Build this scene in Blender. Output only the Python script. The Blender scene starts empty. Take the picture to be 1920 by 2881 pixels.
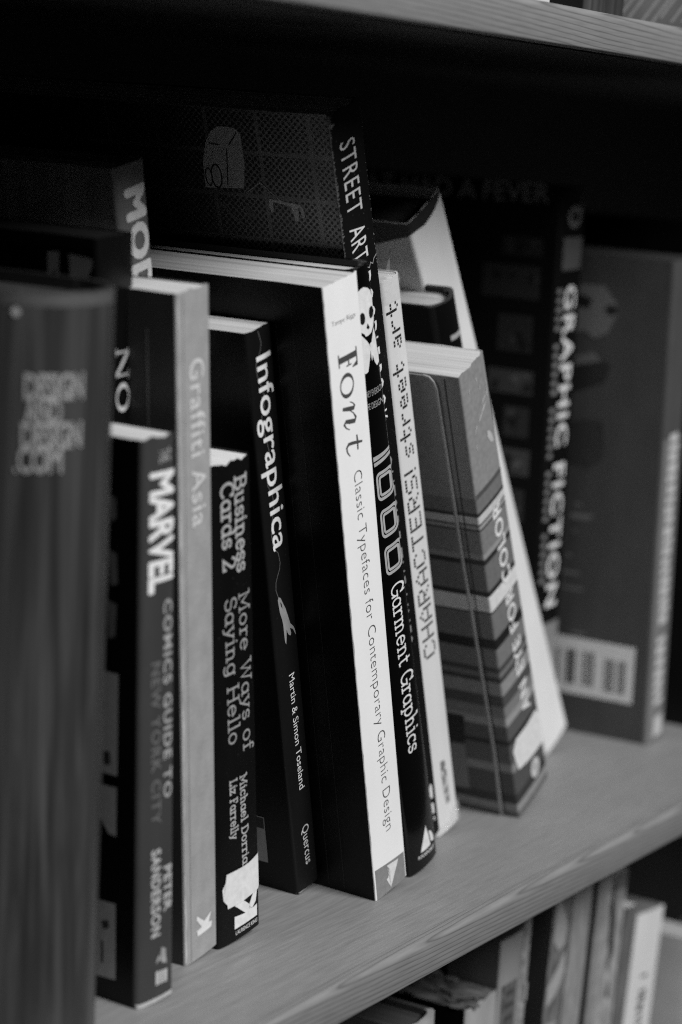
import bpy, bmesh, math, random
from mathutils import Vector
random.seed(11)
sc = bpy.context.scene
COL = sc.collection
rad = math.radians

# ------------------------------------------------------------------ camera
cam = bpy.data.cameras.new('camera')
cam_o = bpy.data.objects.new('camera', cam); COL.objects.link(cam_o)
from mathutils import Matrix
CR, CU, CD = (Vector((0.5154322, -0.85377745, 0.07344189)), Vector((0.09925295, 0.14460632, 0.98449879)), Vector((0.85116303, 0.50015305, -0.15927468)))
CP = Vector((-0.77669271, -0.39022156, 0.29575336))
m = Matrix((CR, CU, -CD)).transposed().to_4x4(); m.translation = CP
cam_o.matrix_world = m
cam.sensor_fit = 'VERTICAL'; cam.sensor_height = 36; cam.sensor_width = 24
cam.lens = 82.915
cam.clip_start = 0.05; cam.clip_end = 50
cam.dof.use_dof = True; cam.dof.focus_distance = 0.895; cam.dof.aperture_fstop = 5.8
cam.dof.aperture_blades = 9
sc.camera = cam_o
# ------------------------------------------------------------------ light
w = bpy.data.worlds.new('World'); sc.world = w; w.use_nodes = True
w.node_tree.nodes['Background'].inputs[0].default_value = (1, 1, 1, 1)
w.node_tree.nodes['Background'].inputs[1].default_value = 0.02

def lamp(name, az, el, dist, sx, sy, power, tgt=(0.05, 0.03, 0.12)):
    l = bpy.data.lights.new(name, 'AREA'); l.shape = 'RECTANGLE'; l.size = sx; l.size_y = sy; l.energy = power
    o = bpy.data.objects.new(name, l); COL.objects.link(o)
    d = Vector((math.sin(rad(az)) * math.cos(rad(el)), -math.cos(rad(az)) * math.cos(rad(el)), math.sin(rad(el))))
    o.location = Vector(tgt) + d * dist
    o.rotation_euler = (-d).to_track_quat('-Z', 'Y').to_euler()
    return o
lamp('ceiling_light', -12, 44, 3.0, 1.2, 1.15, 102)
lamp('room_light', -60, 50, 3.2, 0.9, 0.8, 17)
sc.view_settings.view_transform = 'Standard'; sc.view_settings.look = 'None'
sc.view_settings.exposure = 0.0; sc.view_settings.gamma = 1.0
sc.cycles.use_denoising = False
sc.cycles.filter_width = 1.1

# ------------------------------------------------------------------ materials
MATS = {}
def nmat(name):
    m = bpy.data.materials.new(name); m.use_nodes = True
    nt = m.node_tree; b = nt.nodes['Principled BSDF']; return m, nt, b
def N(nt, t, **k):
    n = nt.nodes.new(t)
    for a, v in k.items():
        if a.startswith('i_'):
            key = a[2:]; n.inputs[int(key) if key.isdigit() else key.replace('_', ' ')].default_value = v
        else: setattr(n, a, v)
    return n
def ramp(nt, stops, interp='LINEAR'):
    r = nt.nodes.new('ShaderNodeValToRGB'); r.color_ramp.interpolation = interp
    e = r.color_ramp.elements
    e[0].position, e[0].color = stops[0][0], (stops[0][1],) * 3 + (1,)
    e[1].position, e[1].color = stops[-1][0], (stops[-1][1],) * 3 + (1,)
    for p, v in stops[1:-1]:
        x = e.new(p); x.color = (v,) * 3 + (1,)
    return r
def mapped(nt, scale, rot=(0, 0, 0)):
    tc = N(nt, 'ShaderNodeTexCoord'); mp = N(nt, 'ShaderNodeMapping')
    mp.inputs['Scale'].default_value = scale; mp.inputs['Rotation'].default_value = rot
    nt.links.new(tc.outputs['Object'], mp.inputs[0]); return mp
def stock(g, rough=.45, var=.12, bump=.15, spec=.5, dust=0.0, scale=(60, 60, 25), coat=0.0):
    """printed card or paper: even colour, faint mottling, tiny relief, optional dust specks"""
    key = ('stock', g, rough, var, bump, spec, dust, scale, coat)
    if key in MATS: return MATS[key]
    if g < .06: spec = min(spec, .22)
    m, nt, b = nmat('printed_stock_%g' % g)
    mp = mapped(nt, scale)
    n1 = N(nt, 'ShaderNodeTexNoise'); n1.inputs['Scale'].default_value = 1.3; n1.inputs['Detail'].default_value = 6
    nt.links.new(mp.outputs[0], n1.inputs['Vector'])
    r = ramp(nt, [(.3, g * (1 - var)), (.7, g * (1 + var))]); nt.links.new(n1.outputs[0], r.inputs[0])
    col = r.outputs[0]
    if dust:
        mp2 = mapped(nt, (1, 1, 1)); n2 = N(nt, 'ShaderNodeTexNoise'); n2.inputs['Scale'].default_value = 900; n2.inputs['Detail'].default_value = 2
        nt.links.new(mp2.outputs[0], n2.inputs['Vector'])
        r2 = ramp(nt, [(.70, 0), (.78, dust)]); nt.links.new(n2.outputs[0], r2.inputs[0])
        mx = N(nt, 'ShaderNodeMix', data_type='RGBA', blend_type='ADD'); mx.inputs['Factor'].default_value = 1
        nt.links.new(col, mx.inputs[6]); nt.links.new(r2.outputs[0], mx.inputs[7]); col = mx.outputs[2]
    nt.links.new(col, b.inputs['Base Color'])
    rr = N(nt, 'ShaderNodeMapRange'); rr.inputs['To Min'].default_value = max(.05, rough - .08); rr.inputs['To Max'].default_value = rough + .08
    nt.links.new(n1.outputs[0], rr.inputs[0]); nt.links.new(rr.outputs[0], b.inputs['Roughness'])
    b.inputs['Specular IOR Level'].default_value = spec
    b.inputs['Coat Weight'].default_value = coat; b.inputs['Coat Roughness'].default_value = .12
    mp3 = mapped(nt, (1, 1, 1)); n3 = N(nt, 'ShaderNodeTexNoise'); n3.inputs['Scale'].default_value = 700; n3.inputs['Detail'].default_value = 3
    nt.links.new(mp3.outputs[0], n3.inputs['Vector'])
    bp = N(nt, 'ShaderNodeBump'); bp.inputs['Strength'].default_value = bump; bp.inputs['Distance'].default_value = .0003
    nt.links.new(n3.outputs[0], bp.inputs['Height']); nt.links.new(bp.outputs[0], b.inputs['Normal'])
    MATS[key] = m; return m
def ink(g, rough=.5):
    key = ('ink', g, rough)
    if key in MATS: return MATS[key]
    m, nt, b = nmat('ink_%g' % g)
    mp = mapped(nt, (1, 1, 1)); n = N(nt, 'ShaderNodeTexNoise'); n.inputs['Scale'].default_value = 400; n.inputs['Detail'].default_value = 4
    nt.links.new(mp.outputs[0], n.inputs['Vector'])
    r = ramp(nt, [(.3, g * .9), (.7, min(.9, g * 1.08))]); nt.links.new(n.outputs[0], r.inputs[0]); nt.links.new(r.outputs[0], b.inputs['Base Color'])
    b.inputs['Roughness'].default_value = rough; MATS[key] = m; return m
def paper(g=.72, fine=2600.0):
    """page block: thin parallel sheet edges along the depth of the book"""
    key = ('paper', g, fine)
    if key in MATS: return MATS[key]
    m, nt, b = nmat('page_edges_%g' % g)
    mp = mapped(nt, (fine, 6, 6)); n1 = N(nt, 'ShaderNodeTexNoise'); n1.inputs['Scale'].default_value = 1; n1.inputs['Detail'].default_value = 2
    nt.links.new(mp.outputs[0], n1.inputs['Vector'])
    mp2 = mapped(nt, (fine * .18, 5, 5)); n2 = N(nt, 'ShaderNodeTexNoise'); n2.inputs['Scale'].default_value = 1; n2.inputs['Detail'].default_value = 4
    nt.links.new(mp2.outputs[0], n2.inputs['Vector'])
    ad = N(nt, 'ShaderNodeMath', operation='ADD'); nt.links.new(n1.outputs[0], ad.inputs[0]); nt.links.new(n2.outputs[0], ad.inputs[1])
    hf = N(nt, 'ShaderNodeMath', operation='MULTIPLY'); hf.inputs[1].default_value = .5; nt.links.new(ad.outputs[0], hf.inputs[0])
    r = ramp(nt, [(.30, g * .42), (.47, g * .9), (.7, g * 1.1)]); nt.links.new(hf.outputs[0], r.inputs[0]); nt.links.new(r.outputs[0], b.inputs['Base Color'])
    b.inputs['Roughness'].default_value = .9; b.inputs['Specular IOR Level'].default_value = .15
    bp = N(nt, 'ShaderNodeBump'); bp.inputs['Strength'].default_value = .5; bp.inputs['Distance'].default_value = .0004
    nt.links.new(hf.outputs[0], bp.inputs['Height']); nt.links.new(bp.outputs[0], b.inputs['Normal'])
    MATS[key] = m; return m
def wood(front=False, g=.27):
    m, nt, b = nmat('wood_front' if front else 'wood_top')
    if front:   # long wandering dark grain lines
        mp = mapped(nt, (6, 30, 50))
        n0 = N(nt, 'ShaderNodeTexNoise'); n0.inputs['Scale'].default_value = 1.2; n0.inputs['Detail'].default_value = 3
        nt.links.new(mp.outputs[0], n0.inputs['Vector'])
        tc = N(nt, 'ShaderNodeTexCoord'); sp = N(nt, 'ShaderNodeSeparateXYZ'); nt.links.new(tc.outputs['Object'], sp.inputs[0])
        a1 = N(nt, 'ShaderNodeMath', operation='MULTIPLY_ADD'); a1.inputs[1].default_value = 520; nt.links.new(sp.outputs[2], a1.inputs[0])
        ay = N(nt, 'ShaderNodeMath', operation='MULTIPLY'); ay.inputs[1].default_value = -520; nt.links.new(sp.outputs[1], ay.inputs[0])
        a0 = N(nt, 'ShaderNodeMath', operation='MULTIPLY_ADD'); a0.inputs[1].default_value = 16; nt.links.new(sp.outputs[0], a0.inputs[0]); nt.links.new(ay.outputs[0], a0.inputs[2]); nt.links.new(a0.outputs[0], a1.inputs[2])
        wv = N(nt, 'ShaderNodeMath', operation='MULTIPLY_ADD'); wv.inputs[1].default_value = 2.2; nt.links.new(n0.outputs[0], wv.inputs[0]); nt.links.new(a1.outputs[0], wv.inputs[2])
        fr = N(nt, 'ShaderNodeMath', operation='FRACT'); nt.links.new(wv.outputs[0], fr.inputs[0])
        r = ramp(nt, [(0, g * .52), (.10, g * .78), (.24, g), (.8, g * 1.05), (.93, g * .88), (1, g * .52)]); nt.links.new(fr.outputs[0], r.inputs[0])
    else:
        mp = mapped(nt, (2.6, 260, 60), (0, 0, rad(1.0)))
        n0 = N(nt, 'ShaderNodeTexNoise'); n0.inputs['Scale'].default_value = 1.6; n0.inputs['Detail'].default_value = 5; n0.inputs['Roughness'].default_value = .6
        nt.links.new(mp.outputs[0], n0.inputs['Vector'])
        r = ramp(nt, [(.25, g * .86), (.45, g * .98), (.7, g * 1.07)]); nt.links.new(n0.outputs[0], r.inputs[0])
    mp2 = mapped(nt, (60, 900, 900)); n2 = N(nt, 'ShaderNodeTexNoise'); n2.inputs['Scale'].default_value = 1; n2.inputs['Detail'].default_value = 5
    nt.links.new(mp2.outputs[0], n2.inputs['Vector'])
    r2 = ramp(nt, [(.3, .87), (.65, 1.08)]); nt.links.new(n2.outputs[0], r2.inputs[0])
    mx = N(nt, 'ShaderNodeMix', data_type='RGBA', blend_type='MULTIPLY'); mx.inputs['Factor'].default_value = 1
    nt.links.new(r.outputs[0], mx.inputs[6]); nt.links.new(r2.outputs[0], mx.inputs[7])
    mp4 = mapped(nt, (9, 14, 9)); n4 = N(nt, 'ShaderNodeTexNoise'); n4.inputs['Scale'].default_value = 1; n4.inputs['Detail'].default_value = 3
    nt.links.new(mp4.outputs[0], n4.inputs['Vector'])
    r4 = ramp(nt, [(.3, .94), (.7, 1.05)]); nt.links.new(n4.outputs[0], r4.inputs[0])
    mx2 = N(nt, 'ShaderNodeMix', data_type='RGBA', blend_type='MULTIPLY'); mx2.inputs['Factor'].default_value = 1
    nt.links.new(mx.outputs[2], mx2.inputs[6]); nt.links.new(r4.outputs[0], mx2.inputs[7])
    nt.links.new(mx2.outputs[2], b.inputs['Base Color'])
    b.inputs['Roughness'].default_value = .5; b.inputs['Specular IOR Level'].default_value = .45
    bp = N(nt, 'ShaderNodeBump'); bp.inputs['Strength'].default_value = .25; bp.inputs['Distance'].default_value = .0003
    nt.links.new(n2.outputs[0], bp.inputs['Height']); nt.links.new(bp.outputs[0], b.inputs['Normal'])
    return m
def streaked(g=.13):
    """dark marbled cloth-like jacket, streaks running up the book"""
    m, nt, b = nmat('streaked_jacket')
    mp = mapped(nt, (140, 140, 5)); n0 = N(nt, 'ShaderNodeTexNoise'); n0.inputs['Scale'].default_value = 1; n0.inputs['Detail'].default_value = 4; n0.inputs['Distortion'].default_value = 1.6
    nt.links.new(mp.outputs[0], n0.inputs['Vector'])
    r = ramp(nt, [(.3, g * .35), (.5, g * .85), (.7, g * 1.9)]); nt.links.new(n0.outputs[0], r.inputs[0]); nt.links.new(r.outputs[0], b.inputs['Base Color'])
    b.inputs['Roughness'].default_value = .38
    return m
def halftone():
    m, nt, b = nmat('halftone_cover')
    tc = N(nt, 'ShaderNodeTexCoord'); sp = N(nt, 'ShaderNodeSeparateXYZ'); nt.links.new(tc.outputs['Object'], sp.inputs[0])
    def mth(op, a, c=None):
        n = N(nt, 'ShaderNodeMath', operation=op)
        for i, v in enumerate((a, c)):
            if v is None: continue
            if isinstance(v, (int, float)): n.inputs[i].default_value = v
            else: nt.links.new(v, n.inputs[i])
        return n.outputs[0]
    y, z = sp.outputs[1], sp.outputs[2]
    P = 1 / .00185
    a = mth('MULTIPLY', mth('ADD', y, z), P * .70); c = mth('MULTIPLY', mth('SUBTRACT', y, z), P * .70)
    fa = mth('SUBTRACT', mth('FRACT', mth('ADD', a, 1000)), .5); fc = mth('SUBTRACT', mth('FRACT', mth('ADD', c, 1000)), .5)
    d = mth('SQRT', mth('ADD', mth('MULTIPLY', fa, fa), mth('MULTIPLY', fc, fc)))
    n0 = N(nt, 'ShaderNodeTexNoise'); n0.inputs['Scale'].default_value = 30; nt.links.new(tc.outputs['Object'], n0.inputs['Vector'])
    th = mth('ADD', mth('ADD', mth('MULTIPLY', n0.outputs[0], .12), .24), mth('MULTIPLY', y, 2.6))  # dots widen with depth, painting in shade on the cover
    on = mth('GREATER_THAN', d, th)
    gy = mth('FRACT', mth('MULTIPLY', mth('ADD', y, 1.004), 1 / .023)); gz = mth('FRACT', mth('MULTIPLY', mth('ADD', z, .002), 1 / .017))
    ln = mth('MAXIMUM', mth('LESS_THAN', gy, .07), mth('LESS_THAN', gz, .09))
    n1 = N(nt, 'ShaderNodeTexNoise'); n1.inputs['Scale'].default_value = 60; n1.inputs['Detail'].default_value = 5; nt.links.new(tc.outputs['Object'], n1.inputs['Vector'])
    base = mth('MULTIPLY', mth('ADD', mth('MULTIPLY', n1.outputs[0], .20), .11), mth('MAXIMUM', mth('SUBTRACT', 1.0, mth('MULTIPLY', y, 12)), .08))  # tone falls with depth: the shelf's shade painted into the cover
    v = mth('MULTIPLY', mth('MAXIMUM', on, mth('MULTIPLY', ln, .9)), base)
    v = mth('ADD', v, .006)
    cm = N(nt, 'ShaderNodeCombineColor'); [nt.links.new(v, cm.inputs[i]) for i in range(3)]
    nt.links.new(cm.outputs[0], b.inputs['Base Color']); b.inputs['Roughness'].default_value = .5
    return m
def striped(bands):
    m, nt, b = nmat('striped_cover')
    tc = N(nt, 'ShaderNodeTexCoord'); sp = N(nt, 'ShaderNodeSeparateXYZ'); nt.links.new(tc.outputs['Object'], sp.inputs[0])
    mr = N(nt, 'ShaderNodeMapRange'); mr.inputs['From Min'].default_value = 0; mr.inputs['From Max'].default_value = .226
    n1 = N(nt, 'ShaderNodeTexNoise'); n1.inputs['Scale'].default_value = 45; nt.links.new(tc.outputs['Object'], n1.inputs['Vector'])
    ad = N(nt, 'ShaderNodeMath', operation='MULTIPLY_ADD'); ad.inputs[1].default_value = .0006; nt.links.new(n1.outputs[0], ad.inputs[0]); nt.links.new(sp.outputs[2], ad.inputs[2])
    nt.links.new(ad.outputs[0], mr.inputs[0])
    st = [(0, bands[0][1])] + [(s / 226, g) for s, g in bands[1:]]
    r = ramp(nt, st[:32], 'CONSTANT'); nt.links.new(mr.outputs[0], r.inputs[0])
    n2 = N(nt, 'ShaderNodeTexNoise'); n2.inputs['Scale'].default_value = 500; n2.inputs['Detail'].default_value = 5; nt.links.new(tc.outputs['Object'], n2.inputs['Vector'])
    r2 = ramp(nt, [(.3, .85), (.7, 1.1)]); nt.links.new(n2.outputs[0], r2.inputs[0])
    mx = N(nt, 'ShaderNodeMix', data_type='RGBA', blend_type='MULTIPLY'); mx.inputs['Factor'].default_value = 1
    nt.links.new(r.outputs[0], mx.inputs[6]); nt.links.new(r2.outputs[0], mx.inputs[7]); nt.links.new(mx.outputs[2], b.inputs['Base Color'])
    b.inputs['Roughness'].default_value = .5
    return m
def film():
    m, nt, b = nmat('clear_plastic_film')
    out = nt.nodes['Material Output']; tr = N(nt, 'ShaderNodeBsdfTransparent'); gl = N(nt, 'ShaderNodeBsdfGlossy'); gl.inputs['Roughness'].default_value = .12
    df = N(nt, 'ShaderNodeBsdfDiffuse'); df.inputs[0].default_value = (.9, .9, .9, 1)
    mx = N(nt, 'ShaderNodeMixShader'); mx.inputs[0].default_value = .6
    nt.links.new(gl.outputs[0], mx.inputs[1]); nt.links.new(df.outputs[0], mx.inputs[2])
    m2 = N(nt, 'ShaderNodeMixShader'); m2.inputs[0].default_value = .15
    nt.links.new(tr.outputs[0], m2.inputs[1]); nt.links.new(mx.outputs[0], m2.inputs[2]); nt.links.new(m2.outputs[0], out.inputs[0])
    return m

# ------------------------------------------------------------------ basic objects
def obj(name, me, mat, parent=None):
    o = bpy.data.objects.new(name, me); COL.objects.link(o)
    if mat and not me.materials: me.materials.append(mat)
    if parent: o.parent = parent
    return o
def mesh(name, V, F, smooth=False):
    me = bpy.data.meshes.new(name); me.from_pydata([tuple(v) for v in V], [], F); me.update()
    bm = bmesh.new(); bm.from_mesh(me); bmesh.ops.recalc_face_normals(bm, faces=bm.faces); bm.to_mesh(me); bm.free()
    if smooth:
        for p in me.polygons: p.use_smooth = True
        try: me.set_sharp_from_angle(angle=rad(35))
        except Exception: pass
    return me
def thing(name, label, cat, group=None):
    o = bpy.data.objects.new(name, None); o.empty_display_size = .01; COL.objects.link(o)
    o['label'] = label; o['category'] = cat
    if group: o['group'] = group
    return o
def prism_x(x0, x1, prof):
    n = len(prof); V = [(x0, y, z) for y, z in prof] + [(x1, y, z) for y, z in prof]
    F = [tuple(range(n)), tuple(range(2 * n - 1, n - 1, -1))] + [(i, (i + 1) % n, n + (i + 1) % n, n + i) for i in range(n)]
    return V, F
def box(x0, x1, y0, y1, z0, z1):
    return prism_x(x0, x1, [(y0, z0), (y1, z0), (y1, z1), (y0, z1)])

# ------------------------------------------------------------------ bookcase
HS, TS = .33273, .01469
case = thing('bookcase', 'pale wood-grain bookcase whose open shelves hold all the books', 'bookcase')
WT, WF = wood(False, .245), wood(True, .225)
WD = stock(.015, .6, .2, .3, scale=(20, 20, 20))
for zt in (0, HS + TS, -(HS + TS)):
    b_ = obj('shelf_board', mesh('shelf_board', *box(-.75, 1.1, .0062, .315, zt - TS, zt)), WT, case)
    obj('underside_shade', mesh('underside_shade', *box(-.75, 1.1, .0075, .3148, zt - TS - .0006, zt - TS - .0001)), stock(.02, .6, .2, .2, scale=(8, 40, 8)), b_)  # dark sheet added to paint the shade beneath the board
    r = .0026; prof = [(.006, zt), (r, zt)] + [(r - r * math.sin(a), zt - r + r * math.cos(a)) for a in [rad(k * 15) for k in range(1, 7)]]
    r2 = .0009; prof += [(r2 - r2 * math.cos(a), zt - TS + r2 - r2 * math.sin(a)) for a in [rad(k * 30) for k in range(0, 4)]] + [(.006, zt - TS)]
    obj('edge_band', mesh('edge_band', *prism_x(-.75, 1.1, prof), smooth=True), WF, b_)
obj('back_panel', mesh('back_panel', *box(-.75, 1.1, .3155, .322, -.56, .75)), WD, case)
for x in (-.771, 1.1005):
    obj('side_panel', mesh('side_panel', *box(x, x + .02, .0, .322, -.56, .75)), WT, case)

# ------------------------------------------------------------------ books
class Book:
    """one book; local frame: x across the spine, y into the shelf, z up; sizes in mm"""
    def __init__(s, name, label, pose, D=160, kind='paper', bulge=.5, ct=None, cover=None, spine=None, right=None, pages=None, worn=.25,
                 inset=None, base=0.0, group=None, rc=.9, wob=.25, circ=False, pcurve=0.0):
        s.x, s.y, s.lean, s.yaw, s.t, s.h, s.tp = pose
        s.D, s.kind, s.bulge, s.circ, s.rc = D, kind, bulge, circ, rc
        s.ct = ct if ct else (.45 if kind == 'paper' else 2.3)
        s.worn, s.wob = worn, wob
        inset = inset if inset is not None else (.3 if kind == 'paper' else 3.0)
        s.root = thing(name, label, 'book', group); s.remap = 0
        lean = rad(s.lean)
        lift = base + (0 if s.lean >= 0 else s.t / 1000 * math.sin(-lean))
        s.root.location = (s.x, s.y, lift + .0001); s.root.rotation_euler = (0, -lean, rad(s.yaw))
        s.ph = random.random() * 50
        cover = cover or stock(.5); spine = spine or cover; right = right or cover; pages = pages or paper()
        # outline indices
        cid = s.outline(0, 0)
        n = len(cid); i1 = s.i1; i2 = s.i2
        lv = [k / 16 for k in range(17)]
        for nm, a, b, mt in (('front_cover' if False else 'left_cover', 0, i1, cover), ('spine', i1, i2, spine), ('right_cover', i2, n - 1, right)):
            nm = {'left_cover': 'back_cover', 'right_cover': 'front_cover', 'spine': 'spine'}[nm]
            V = []; F = []
            w_ = b - a + 1
            for k in lv:
                O = s.outline(k, 0); I = s.outline(k, s.ct)
                for P in (O, I):
                    for i in range(a, b + 1):
                        px, py = P[i]
                        zz = k * s.h
                        if k == 1: zz += s.worn * (math.sin(px * .62 + s.ph) * .6 + math.sin(py * .21 + px * 1.37 + s.ph * 3) * .3 + random.uniform(-.16, .16))
                        V.append((px / 1000, py / 1000, zz / 1000))
            st = 2 * w_
            for L in range(len(lv) - 1):
                for i in range(w_ - 1):
                    o = L * st + i
                    F.append((o, o + 1, o + 1 + st, o + st)); q = o + w_; F.append((q, q + st, q + 1 + st, q + 1))
                for i in (0, w_ - 1):
                    o = L * st + i; F.append((o, o + st, o + st + w_, o + w_))
            for L in (0, len(lv) - 1):
                for i in range(w_ - 1):
                    o = L * st + i; F.append((o, o + 1, o + 1 + w_, o + w_))
            ob = obj(nm, mesh(nm, V, F, True), mt, s.root); setattr(s, nm, ob)
        # pages: signatures of slightly different height
        V = []; F = []; ns = 14
        g = s.ct + .05
        for j in range(ns + 1):
            for (k, zb) in ((0, 1 if inset > 1 else .1), (1, -inset)):
                T = s.T(k); x = g + (T - 2 * g) * j / ns
                yf = s.front(x, T) + s.ct + .1
                for yy in (yf, s.D * .5, s.D - (inset if inset > 1 else .3)):
                    dz = 0
                    if k == 1: dz = .18 * math.sin(j * 2.4 + s.ph) + pcurve * (1 - (2 * j / ns - 1) ** 2)
                    V.append((x / 1000, yy / 1000, (k * s.h + zb + dz) / 1000))
        for j in range(ns):
            o = j * 6; q = o + 6
            F += [(o, o + 3, q + 3, q), (o + 2, o + 5, q + 5, q + 2), (o + 3, o + 4, q + 4, q + 3), (o + 4, o + 5, q + 5, q + 4), (o, o + 1, q + 1, q), (o + 1, o + 2, q + 2, q + 1)]
        for o in (0, ns * 6): F += [(o, o + 1, o + 4, o + 3), (o + 1, o + 2, o + 5, o + 4)]
        s.pages = obj('page_block', mesh('page_block', V, F), pages, s.root)
    def T(s, k): return s.t + s.tp * k
    def front(s, x, T):
        q = max(-1, min(1, 2 * x / T - 1))
        if s.circ: return -T / 2 * math.sqrt(max(0, 1 - q * q))
        r = s.rc; e = 0
        if x < r: e = r - math.sqrt(max(0, r * r - (r - x) ** 2))
        if x > T - r: e = r - math.sqrt(max(0, r * r - (x - T + r) ** 2))
        return -s.bulge * (1 - q * q) + e
    def outline(s, k, off):
        T = s.T(k); z = k * s.h
        wb = s.wob * math.sin(z * .021 + s.ph)
        ys = [s.D * f for f in (1, .8, .6, .4, .25, .12, .06)] + [s.rc + .05]
        P = [(off + wb * math.sin(3.1 * y / s.D), y) for y in ys]
        s.i1 = len(P) - 1
        m_ = 30
        for j in range(m_ + 1):
            a = math.pi * j / m_; x = T / 2 * (1 - math.cos(a)) if (s.circ or s.bulge > 1) else None
            if x is None:
                # dense near corners
                q = j / m_; x = T * (q * q * (3 - 2 * q)) if True else q
            y = s.front(x, T)
            xi = off + (T - 2 * off) * x / T
            P.append((xi, y + off))
        s.i2 = len(P)
        for y in reversed(ys): P.append((T - off, y))
        return P
    def depth_at(s, u, z): return s.front(u, s.T(z / s.h))
    # ---- flat print --------------------------------------------------
    def put(s, name, V2, F, mat, face='s', lift=.14, label=None, arc=False, layer=0):
        """V2 in (u,z) mm on the spine, or (v,z) on the left cover ('c')"""
        bm = bmesh.new(); vs = [bm.verts.new((u, (i // layer) * .012 if layer else 0, z)) for i, (u, z) in enumerate(V2)]
        for f in F:
            try: bm.faces.new([vs[i] for i in f])
            except Exception: pass
        bmesh.ops.triangulate(bm, faces=bm.faces)
        def cut(ax, step):
            cs = [v.co[ax] for v in bm.verts]; lo, hi = min(cs), max(cs); x = math.floor(lo / step) * step + step
            no = [0, 0, 0]; no[ax] = 1
            while x < hi:
                co = [0, 0, 0]; co[ax] = x
                bmesh.ops.bisect_plane(bm, geom=bm.verts[:] + bm.edges[:] + bm.faces[:], plane_co=co, plane_no=no); x += step
        if face == 's': cut(0, 1.0)
        else: cut(0, 8.0); cut(2, 8.0)
        for v in bm.verts:
            u, z = v.co.x, v.co.z; lift_ = lift + v.co.y
            if face == 's':
                if arc:
                    R = s.T(z / s.h) / 2; a = u / R; xx = R - (R + lift_) * math.cos(a); yy = -(R + lift_) * math.sin(a)
                else:
                    T = s.T(z / s.h)
                    if s.remap:
                        u0 = u
                        for _ in range(12): u = .5 * u + .5 * (u0 + s.remap * s.depth_at(min(max(u, 0), T), z))
                        if u0 > T - 3: u += (u0 - u) * (u0 - T + 3) / 3
                    xx = u; yy = s.depth_at(min(max(u, 0.02), T - .02), z) - lift_
                v.co = (xx / 1000, yy / 1000, z / 1000)
            else:
                wb = s.wob * math.sin(z * .021 + s.ph) * math.sin(3.1 * u / s.D)
                v.co = ((wb - lift_) / 1000, u / 1000, z / 1000)
        me = bpy.data.meshes.new(name); bm.to_mesh(me); bm.free()
        o = obj(name, me, mat, s.root)
        if label: o['label'] = label
        return o
    def poly(s, name, polys, mat, **k):
        if name in ('cover_picture', 'cover_print', 'comic_panel', 'barcode_bar', 'paint_scratch', 'jacket_curl') and len(polys) > 1:
            for p in polys: s.poly(name, [p], mat, **k)
            return
        V = []; F = []
        for p in polys:
            F.append(tuple(range(len(V), len(V) + len(p)))); V += p
        return s.put(name, V, F, mat, **k)
    def text(s, txt, b0, b1, cap, mat, name='lettering', bold=0.0, fat=0.0, slab=False, face='s', space=1.0, w=.1, **k):
        if slab: V, F, W_ = slab_text(txt, w)
        else: V, F, W_ = font_text(txt, bold, space)
        if face == 'c': b0 = (-b0[0], b0[1]); b1 = (-b1[0], b1[1])
        if fat:
            base = (V, F); n0 = len(V); V = []; F = []
            for q in range(8):
                a = q * math.pi / 4; o = len(V)
                V += [(x + fat * math.cos(a), y + fat * math.sin(a)) for x, y in base[0]]; F += [tuple(i + o for i in f) for f in base[1]]
            k['layer'] = n0; W_ = W_ + 0
        e = Vector((b1[0] - b0[0], b1[1] - b0[1])); L = e.length; e.normalize(); up = Vector((-e.y, e.x))
        V2 = []
        for x, y in V:
            p = Vector(b0) + e * (x * L / W_) + up * (y * cap)
            V2.append((-p.x if face == 'c' else p.x, p.y))
        return s.put(name, V2, F, mat, face=face, **k)

_fc = {}
def font_text(txt, bold, space):
    """outline text as a flat mesh; unit cap height"""
    key = (txt, bold, space)
    if key in _fc: return _fc[key]
    cu = bpy.data.curves.new('t', 'FONT'); cu.body = txt; cu.size = 1; cu.offset = bold; cu.space_character = space
    cu.resolution_u = 3; cu.fill_mode = 'FRONT'
    o = bpy.data.objects.new('t', cu); COL.objects.link(o)
    dg = bpy.context.evaluated_depsgraph_get(); me = bpy.data.meshes.new_from_object(o.evaluated_get(dg))
    V = [(v.co.x, v.co.y) for v in me.vertices]; F = [tuple(p.vertices) for p in me.polygons]
    bpy.data.objects.remove(o); bpy.data.curves.remove(cu); bpy.data.meshes.remove(me)
    x0 = min(v[0] for v in V); x1 = max(v[0] for v in V)
    H = .728
    V = [((x - x0) / H, y / H) for x, y in V]; r = (V, F, (x1 - x0) / H); _fc[key] = r; return r
def arc(cx, cy, rx, ry, a0, a1, n=9):
    return [(cx + rx * math.cos(rad(a0 + (a1 - a0) * i / n)), cy + ry * math.sin(rad(a0 + (a1 - a0) * i / n))) for i in range(n + 1)]
X = .66   # x-height over cap height
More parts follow.
